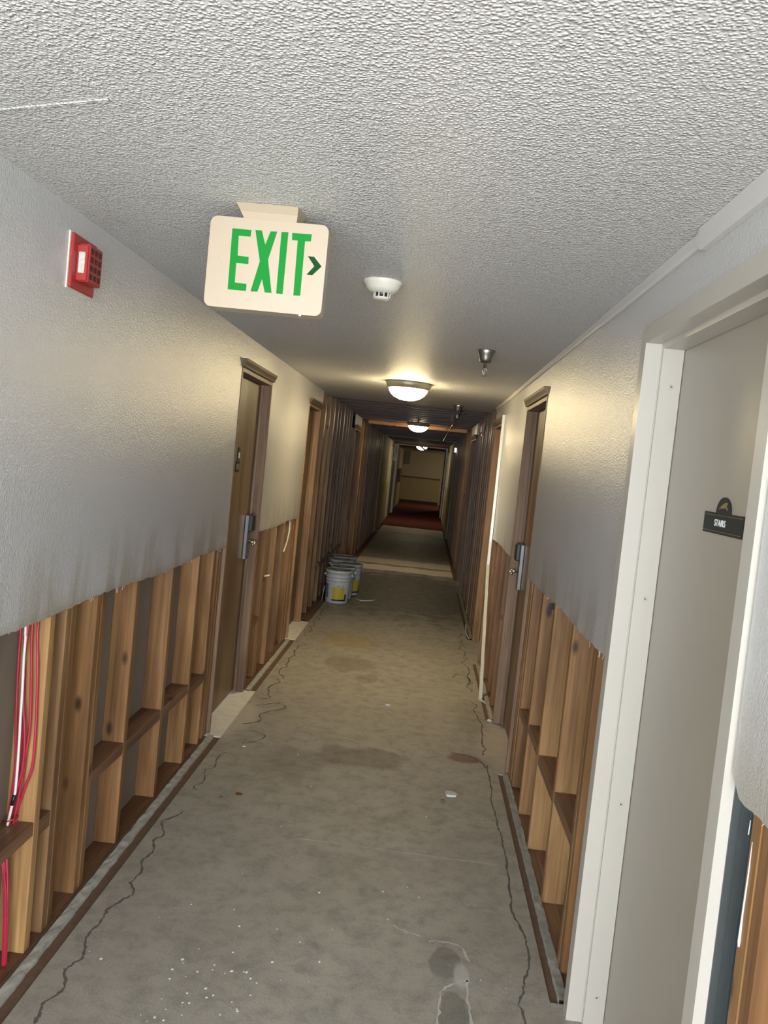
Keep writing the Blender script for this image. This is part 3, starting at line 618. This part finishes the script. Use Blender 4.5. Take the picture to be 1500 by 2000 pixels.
box('indicator_light', -.372, -.366, 2.2365, 2.2395, 1.972, 1.9748, M['led'], ex)
bm = bmesh.new(); a = [(-.555, 2.212), (-.395, 2.212), (-.385, 2.300), (-.545, 2.300)]; c_ = [(-.535, 2.236), (-.400, 2.236), (-.400, 2.280), (-.535, 2.280)]
va_ = [bm.verts.new((x, y_, 2.2398)) for x, y_ in a]; vm = [bm.verts.new((x*.5+p*.5-.0, y_*.4+q*.6, 2.222)) for (x, y_), (p, q) in zip(a, c_)]; vb = [bm.verts.new((x, y_, 2.2035)) for x, y_ in c_]
bm.faces.new(va_); bm.faces.new(vb[::-1])
for u_, l_ in ((va_, vm), (vm, vb)):
    for i in range(4): bm.faces.new((u_[i], u_[(i+1) % 4], l_[(i+1) % 4], l_[i]))
frombm('mounting_canopy', bm, M['signw'], ex)
# ---------------------------------------------------------------- fire alarm, left
fa = thing('fire_alarm', 'red fire alarm strobe and horn on the near left wall', 'alarm', (XL, 2.494, 2.096))
def alarm(fa, x, s, yc, zc):
    def B(n, d0, d1, a, b_, z0, z1, m, p, bev=0):
        x0, x1 = sorted((x+s*d0, x+s*d1)); return box(n, x0, x1, yc+a, yc+b_, zc+z0, zc+z1, m, p, bev)
    B('back_box', .0003, .004, -.088, .088, -.080, .080, M['white'], fa)
    B('base_plate', .004, .014, -.084, .084, -.0765, .0765, M['red'], fa, .003)
    hb = B('horn_body', .014, .046, -.045, .050, -.052, .056, M['red'], fa, .003)
    B('lens_frame', .012, .043, -.052, -.0445, -.050, .050, M['red'], fa, .002)
    B('strobe_lens', .018, .037, -.0565, -.0518, -.030, .030, M['lens'], fa, .002)
    for i in range(3):
        for j in range(4):
            B('grille_slot', .0461, .0464, -.036+i*.028, -.036+i*.028+.020, -.042+j*.024, -.042+j*.024+.016, M['redk'], hb)
alarm(fa, XL, 1, 2.494, 2.096)
fa2 = thing('fire_alarm', 'small red fire alarm on the dark studs, far right', 'alarm', (XFR, 10.3, 2.12)); alarm(fa2, XFR, -1, 10.3, 2.12)
# ---------------------------------------------------------------- smoke detector
sm = thing('smoke_detector', 'round white smoke detector on the ceiling behind the exit sign', 'detector', (-.219, 3.01, H))
bm = bmesh.new(); lathe(bm, [(.0001, -.0005), (.068, -.0005), (.069, -.006), (.060, -.018), (.056, -.026), (.050, -.034), (.040, -.040), (.030, -.043)], (-.219, 3.01, H), 40); frombm('base', bm, M['white'], sm, smooth=True)
bm = bmesh.new(); lathe(bm, [(.027, -.042), (.026, -.057), (.0001, -.057)], (-.219, 3.01, H), 32); frombm('chamber', bm, M['dark'], sm, smooth=True)
bm = bmesh.new()
for k in range(10):
    a = 2*math.pi*k/10; tube(bm, [(-.219+.0275*math.cos(a), 3.01+.0275*math.sin(a), H-.041), (-.219+.0275*math.cos(a), 3.01+.0275*math.sin(a), H-.058)], .0024, 6)
frombm('cage_ribs', bm, M['white'], sm)
bm = bmesh.new(); lathe(bm, [(.0001, -.0565), (.029, -.0565), (.029, -.061), (.022, -.065), (.0001, -.066)], (-.219, 3.01, H), 32); frombm('cap', bm, M['white'], sm, smooth=True)
# ---------------------------------------------------------------- sprinklers
def sprinkler(x, y_, z_, lab, esc=True, group=None, drop=.13):
    t = thing('fire_sprinkler', lab, 'sprinkler', (x, y_, z_), group)
    if esc:
        bm = bmesh.new(); lathe(bm, [(.0001, -.0004), (.046, -.0004), (.047, -.004), (.040, -.020), (.034, -.040), (.031, -.052), (.026, -.062), (.009, -.066)], (x, y_, z_), 32); frombm('escutcheon', bm, M['nickel'], t, smooth=True)
    bm = bmesh.new(); tube(bm, [(x, y_, z_-.0005), (x, y_, z_-drop*.7)], .009 if esc else .011, 12); frombm('pipe', bm, M['nickel'], t, smooth=True)
    bm = bmesh.new()
    for s in (-1, 1): tube(bm, [(x+s*.006, y_, z_-drop*.7), (x+s*.010, y_, z_-drop*.8), (x+s*.003, y_, z_-drop*.95)], .0022, 6)
    tube(bm, [(x, y_, z_-drop*.7), (x, y_, z_-drop)], .003, 6); frombm('frame_arms', bm, M['nickel'], t)
    bm = bmesh.new(); lathe(bm, [(.0001, 0), (.014, 0), (.016, -.0015), (.0001, -.002)], (x, y_, z_-drop), 18); frombm('deflector', bm, M['chrome' if not esc else 'nickel'], t)
    return t
sprinkler(.238, 4.46, H, 'chrome sprinkler head on the stippled ceiling, nearest to the camera')
sprinkler(.236, 8.40, H, 'chrome sprinkler head at the end of the stippled ceiling')
for y_, lab in ((10.3, 'bare sprinkler drop among the dark joists, nearest of the bare ones'), (13.2, 'bare sprinkler drop beside the light wood batten'), (16.2, 'bare sprinkler drop past the second lamp'), (19.8, 'bare sprinkler drop at the last joists')):
    sprinkler(.232, y_, 2.4995, lab, False, None, .33)
sprinkler(-.19, 12.0, 2.4995, 'bare sprinkler drop hanging in front of the second lamp', False, None, .41)
pp = thing('sprinkler_pipe', 'dark sprinkler pipe running through the exposed ceiling joists', 'pipe', (.232, 9.1, 2.27))
bm = bmesh.new(); tube(bm, [(.30, 9.05, 2.248), (.30, 19.9, 2.248)], .010, 10); frombm('pipe_run', bm, M['nickel'], pp, smooth=True)
for y_ in (9.45, 10.25, 10.75, 11.4, 13.2, 15.8):
    bm = bmesh.new(); tube(bm, [(.30, y_, 2.247), (.30, y_+.03, 2.247)], .0145, 12); frombm('coupling', bm, M['chrome'], pp, smooth=True)
# ---------------------------------------------------------------- ceiling lamps
def lamp(x, y_, z_, lab, rot=(0, 0, 0), k=1.0, g='glow'):
    t = thing('ceiling_light', lab, 'lamp', (x, y_, z_))
    bm = bmesh.new(); lathe(bm, [(.0001, 0), (.176*k, 0), (.181*k, -.004), (.156*k, -.046), (.150*k, -.050), (.146*k, -.048)], (0, 0, 0), 48); frombm('pan', bm, M['bronze'], t, smooth=True, world=False)
    bm = bmesh.new(); lathe(bm, [(.148*k, -.047), (.146*k, -.062), (.130*k, -.088), (.100*k, -.112), (.060*k, -.128), (.020*k, -.134), (.0001, -.135)], (0, 0, 0), 48); frombm('glass_dome', bm, M[g], t, smooth=True, world=False)
    t.rotation_euler = rot; return t
lamp(-.208, 6.62, H-.0005, 'lit dome ceiling lamp on the stippled ceiling, nearest to the camera')
lamp(-.205, 13.2, 2.262, 'lit dome lamp under the bare joists, middle of the three', g='glow2')
lamp(-.215, 24.3, 2.20, 'lit dome lamp at the far end, smallest of the three in view', g='glow2')
lamp(1.3, 34.6, H-.0005, 'dome lamp added out of view in the alcove to light the far end wall', g='glow_added')
tag((lambda bm: (prism(bm, [Vector((-.42, 24.0, 2.265)), Vector((-.36, 24.0, 2.265)), Vector((-.03, 24.0, 2.045)), Vector((-.06, 24.0, 2.00))], (0, .03, 0)), frombm('hanging_strip', bm, M['dark']))[-1])(bmesh.new()), 'dark strip hanging aslant in front of the farthest lamp', 'debris')
# ---------------------------------------------------------------- cables in the left bay
def cab(pts, m, r=.0042):
    bm = bmesh.new(); tube(bm, smoothpath(pts, 6), r, 8); return frombm('cable', bm, m, smooth=True)
CB = [[(-1.159, 1.55), (-1.159, 1.032), (-1.158, .886), (-1.151, .724), (-1.142, .59), (-1.15, .457), (-1.158, .373)],
      [(-1.151, 1.55), (-1.151, 1.032), (-1.141, .888), (-1.135, .726), (-1.134, .591), (-1.142, .479), (-1.152, .374)],
      [(-1.133, 1.55), (-1.133, 1.042), (-1.137, .929), (-1.131, .808), (-1.117, .687), (-1.117, .585), (-1.138, .479), (-1.147, .362)],
      [(-1.125, 1.55), (-1.125, 1.043), (-1.117, .891), (-1.108, .729), (-1.114, .626), (-1.12, .543), (-1.132, .439), (-1.143, .363)],
      [(-1.112, 1.55), (-1.112, 1.049), (-1.102, .893), (-1.094, .731), (-1.094, .6), (-1.112, .524), (-1.129, .456), (-1.136, .376)]]
off = [.009, .0, .018, .009, .0]
for i, p in enumerate(CB):
    q = [(a, 2.508-off[i], z_) for a, z_ in p]
    ph = i*1.3
    q += [(-1.140+.006*math.cos(ph), 2.470-.010*i/4, .33), (-1.118+.004*math.cos(ph), 2.455+.006*math.sin(ph), .2), (-1.108+.004*math.cos(ph), 2.45+.006*math.sin(ph), .06), (-1.106+.004*math.cos(ph), 2.45+.006*math.sin(ph), .002)]
    # pass in front of the fire block
    q = [(a+(.062 if .30 < z_ < .43 else (.03 if .43 <= z_ < .5 else 0))*0, y_, z_) for a, y_, z_ in q]
    tag(cab(q, M['cable']), ('leftmost of the five red cables at the first left stud', 'second from left of the five red cables at the first left stud', 'middle one of the five red cables, just right of the white cable', 'fourth from left of the five red cables at the first left stud', 'rightmost of the five red cables, bent in sharply above the block')[i], 'cable', 'red cables on the first left stud')
wc = tag(cab([(-1.140, 2.485, 1.55), (-1.139, 2.485, 1.06), (-1.136, 2.484, .99), (-1.135, 2.482, .929), (-1.131, 2.48, .828), (-1.129, 2.478, .747), (-1.126, 2.477, .625), (-1.127, 2.477, .522), (-1.135, 2.478, .471), (-1.143, 2.478, .417)], M['wcable']), 'single white cable among the red ones on the left stud', 'cable')
bm = bmesh.new(); tube(bm, [(-1.1272, 2.477, .515), (-1.134, 2.4775, .482)], .0062, 10); frombm('black_tape', bm, M['tape'], wc, smooth=True)
bm = bmesh.new(); tube(bm, [Vector((-1.137+.024*math.cos(a), 2.478+.020*math.sin(a), .437+.010*math.cos(a))) for a in [2*math.pi*k/20 for k in range(21)]], .0016, 6, caps=False)
tag(frombm('wire_tie', bm, M['copper'], smooth=True), 'copper wire loop tied round the red cables', 'wire')
for nm, pts, lab in (('loose_cable', [(-1.10, 7.15, 1.10), (-1.092, 7.13, .98), (-1.088, 7.05, .90), (-1.07, 6.80, .83)], 'cut white cable dangling under the drywall before the second left door'), ('loose_cable', [(-1.12, 6.11, .70), (-1.09, 6.10, .715), (-1.05, 6.13, .725)], 'short white cable stub poking out of the left studs')):
    bm = bmesh.new(); tube(bm, smoothpath(pts, 6), .006, 8); tag(frombm(nm, bm, M['wcable'], smooth=True), lab, 'cable')
# ---------------------------------------------------------------- loose metal bead on the right
lb = thing('corner_bead', 'long white metal bead pulled loose at the third right door', 'trim piece', (.55, 6.1, 0))
def strip(name, p, q, wv, tv, m):
    p, q, wv, tv = map(Vector, (p, q, wv, tv)); bm = bmesh.new(); a = [p, p+wv, p+wv+tv, p+tv]
    va_ = [bm.verts.new(x) for x in a]; vb = [bm.verts.new(x+q-p) for x in a]
    bm.faces.new(va_); bm.faces.new(vb[::-1])
    for i in range(4): bm.faces.new((va_[i], vb[i], vb[(i+1) % 4], va_[(i+1) % 4]))
    return frombm(name, bm, m, lb)
strip('upper_length', (.575, 7.20, 2.11), (.572, 7.12, .86), (.022, 0, 0), (0, .012, 0), M['bead'])
strip('lower_length', (.571, 7.12, .865), (.538, 6.10, .002), (.024, 0, 0), (0, .012, 0), M['bead'])
strip('foot', (.538, 6.10, .001), (.580, 6.0, .001), (0, .03, 0), (0, 0, .012), M['bead'])
tag((lambda bm: (tube(bm, smoothpath([(.58, 6.01, .012), (.60, 6.02, .03), (.612, 6.0, .045), (.618, 5.98, .03)], 5), .002, 6), frombm('bent_wire', bm, M['copper'], smooth=True))[-1])(bmesh.new()), 'thin bent wire at the foot of the loose white bead', 'wire')
tag((lambda bm: (tube(bm, smoothpath([(.56, 8.75, .06), (.555, 8.6, .02), (.56, 8.4, .012), (.575, 8.28, .008)], 5), .005, 8), frombm('loose_cable', bm, M['wcable'], smooth=True))[-1])(bmesh.new()), 'white wire end on the floor beside the right studs', 'cable')
# hanging things far off
tag((lambda bm: (tube(bm, smoothpath([(-1.03, 25.9, 2.2), (-1.02, 25.9, 2.0), (-1.0, 25.9, 1.85), (-.97, 25.9, 1.78), (-.99, 25.9, 1.70), (-1.03, 25.9, 1.74), (-1.02, 25.9, 1.82)], 6), .014, 8), frombm('hanging_cable', bm, M['white'], smooth=True))[-1])(bmesh.new()), 'looped white cable hanging by the far left doorway', 'cable')
tag(box('wall_cabinet', XL+.008, XL+.11, 31.6, 32.5, .95, 1.45, M['far']), 'dark extinguisher cabinet on the far left wall', 'cabinet')
tag(box('wall_panel', -1.05, -.77, YE-.012, YE-.0005, 1.64, 2.22, M['vent']), 'grey rectangular panel high on the far end wall', 'panel')
tag(box('junction_box', XFR-.05, XFR-.001, 19.3, 19.4, 2.0, 2.1, M['chrome']), 'metal junction box at the last right studs', 'box')
# ---------------------------------------------------------------- buckets
def bucket(x, y_, rot, lab, k=1.0):
    t = thing('plastic_bucket', lab, 'bucket', (x, y_, 0)); t.rotation_euler = (0, 0, rot)
    P = [(.0001, .002), (.118, .002), (.127, 0), (.131, .006), (.143, .235), (.1435, .25), (.148, .252), (.148, .262), (.1445, .264), (.1455, .285), (.151, .287), (.151, .298), (.1465, .300), (.148, .335), (.155, .337), (.157, .350), (.1555, .366), (.151, .370), (.146, .366)]
    bm = bmesh.new(); lathe(bm, [(r*.97, z_) for r, z_ in P], (0, 0, 0), 48); frombm('shell', bm, M['bucket'], t, smooth=True, world=False)
    bm = bmesh.new(); lathe(bm, [(.1416, .366), (.139, .34), (.120, .012), (.0001, .012)], (0, 0, 0), 40); frombm('inside', bm, M['bucketin'], t, smooth=True, world=False)
    def patch(nm, a0, a1, z0, z1, m, o=.0012):
        rad = lambda z_: .97*(.131+(.143-.131)*(z_-.006)/.229)+o
        bm = bmesh.new(); lathe(bm, [(rad(z0)-.001, z0), (rad(z0), z0), (rad(z1), z1), (rad(z1)-.001, z1)], (0, 0, 0), 20, math.radians(a0), math.radians(a1)); return frombm(nm, bm, m, t, smooth=False, world=False)
    patch('yellow_label', -112, -52, .048, .185, M['yellow']); patch('black_band', -114, -40, .030, .047, M['black']); patch('text_panel', -168, -136, .06, .215, M['bluegrey'])
    patch('brown_print', -50, -38, .048, .11, M['rail']); patch('black_mark', -92, -78, .196, .203, M['black']); patch('black_mark', -66, -56, .194, .199, M['black'])
    for s in (-1, 1):
        bm = bmesh.new(); tube(bm, [(s*.143, 0, .31), (s*.160, 0, .31)], .010, 10); frombm('handle_ear', bm, M['ink'], t, smooth=True, world=False)
    bm = bmesh.new(); tube(bm, [Vector((.163*math.cos(a), -.163*math.sin(a)*.995, .31-.17*math.sin(a))) for a in [math.pi*k_/24 for k_ in range(25)]], .0016, 6)
    hb = frombm('bail_handle', bm, M['steel'], t, smooth=True, world=False); hb.rotation_euler = (0, 0, math.radians(180))
    return t
bucket(-.862, 9.60, 0.05, 'white plastic bucket with yellow label, nearest of the row by the left studs')
bucket(-.852, 9.93, -.1, 'white plastic bucket half hidden right behind the nearest bucket')
bucket(-.800, 10.30, .55, 'white bucket with a strip of yellow label, third back and furthest right')
bucket(-.93, 10.62, .2, 'bucket of which only the rim shows, behind the third bucket')
bucket(-.925, 11.0, .2, 'hindmost bucket of the row, showing only a rim by the left studs')
tag((lambda bm: (prism(bm, [Vector((-1.022, 9.53, 0.003)), Vector((-1.010, 9.53, .17)), Vector((-1.006, 9.62, .17)), Vector((-1.03, 9.62, .003))], (.002, 0, 0)), frombm('paper_sheet', bm, M['ink']))[-1])(bmesh.new()), 'white paper strip leaning behind the nearest bucket', 'paper')
tag((lambda bm: (tube(bm, smoothpath([(-.68, 9.98, .006), (-.62, 9.86, .006), (-.55, 9.86, .006), (-.47, 9.93, .006), (-.44, 10.02, .006)], 6), .006, 8), frombm('bent_strip', bm, M['bead'], smooth=True))[-1])(bmesh.new()), 'curved pale strip lying on the floor by the buckets', 'debris')
# ---------------------------------------------------------------- debris on the floor
def chip(x, y_, r, t_, lab, m=None, n=9, sq=.7):
    bm = bmesh.new(); pts = []
    for k in range(n):
        a = 2*math.pi*k/n; rr_ = r*random.uniform(.65, 1.1); pts.append(Vector((x+rr_*math.cos(a), y_+sq*rr_*math.sin(a), .0012)))
    prism(bm, pts, (0, 0, t_)); return tag(frombm('plaster_chip', bm, m or M['chip']), lab, 'debris')
chip(.283, 4.235, .036, .010, 'pale broken plaster chip on the floor, right of centre', sq=1.0)
chip(.243, 4.13, .012, .010, 'small dark crumb beside the pale plaster chip', M['crack'])
chip(-.098, 5.69, .020, .008, 'small elongated white chip in mid floor, beyond the big stain', sq=.6)
chip(.578, 5.60, .018, .010, 'white crumb on the floor edge before the second right door')
chip(-.834, 4.571, .010, .005, 'tiny white crumb near the first left door')
chip(-.72, 3.93, .018, .003, 'flat rust-coloured flake on the near left floor', M['copper'])
chip(-.79, 3.87, .008, .003, 'tiny black speck beside the rust-coloured flake', M['crack'])
bm = bmesh.new()
for i in range(150):
    x = random.uniform(-.9, .5); y_ = random.uniform(1.9, 9) if i > 70 else random.uniform(2.0, 3.2); r = random.uniform(.0015, .005)
    if i < 45: x = random.uniform(-.62, -.35); y_ = random.uniform(2.15, 2.6)
    prism(bm, [Vector((x+r*math.cos(a)*random.uniform(.6, 1.2), y_+r*math.sin(a), .0008)) for a in (0, 1.2, 2.5, 3.8, 5)], (0, 0, r*.5))
tag(frombm('plaster_crumbs', bm, M['chip']), 'scattered white plaster crumbs over the concrete floor', 'debris', kind='stuff')
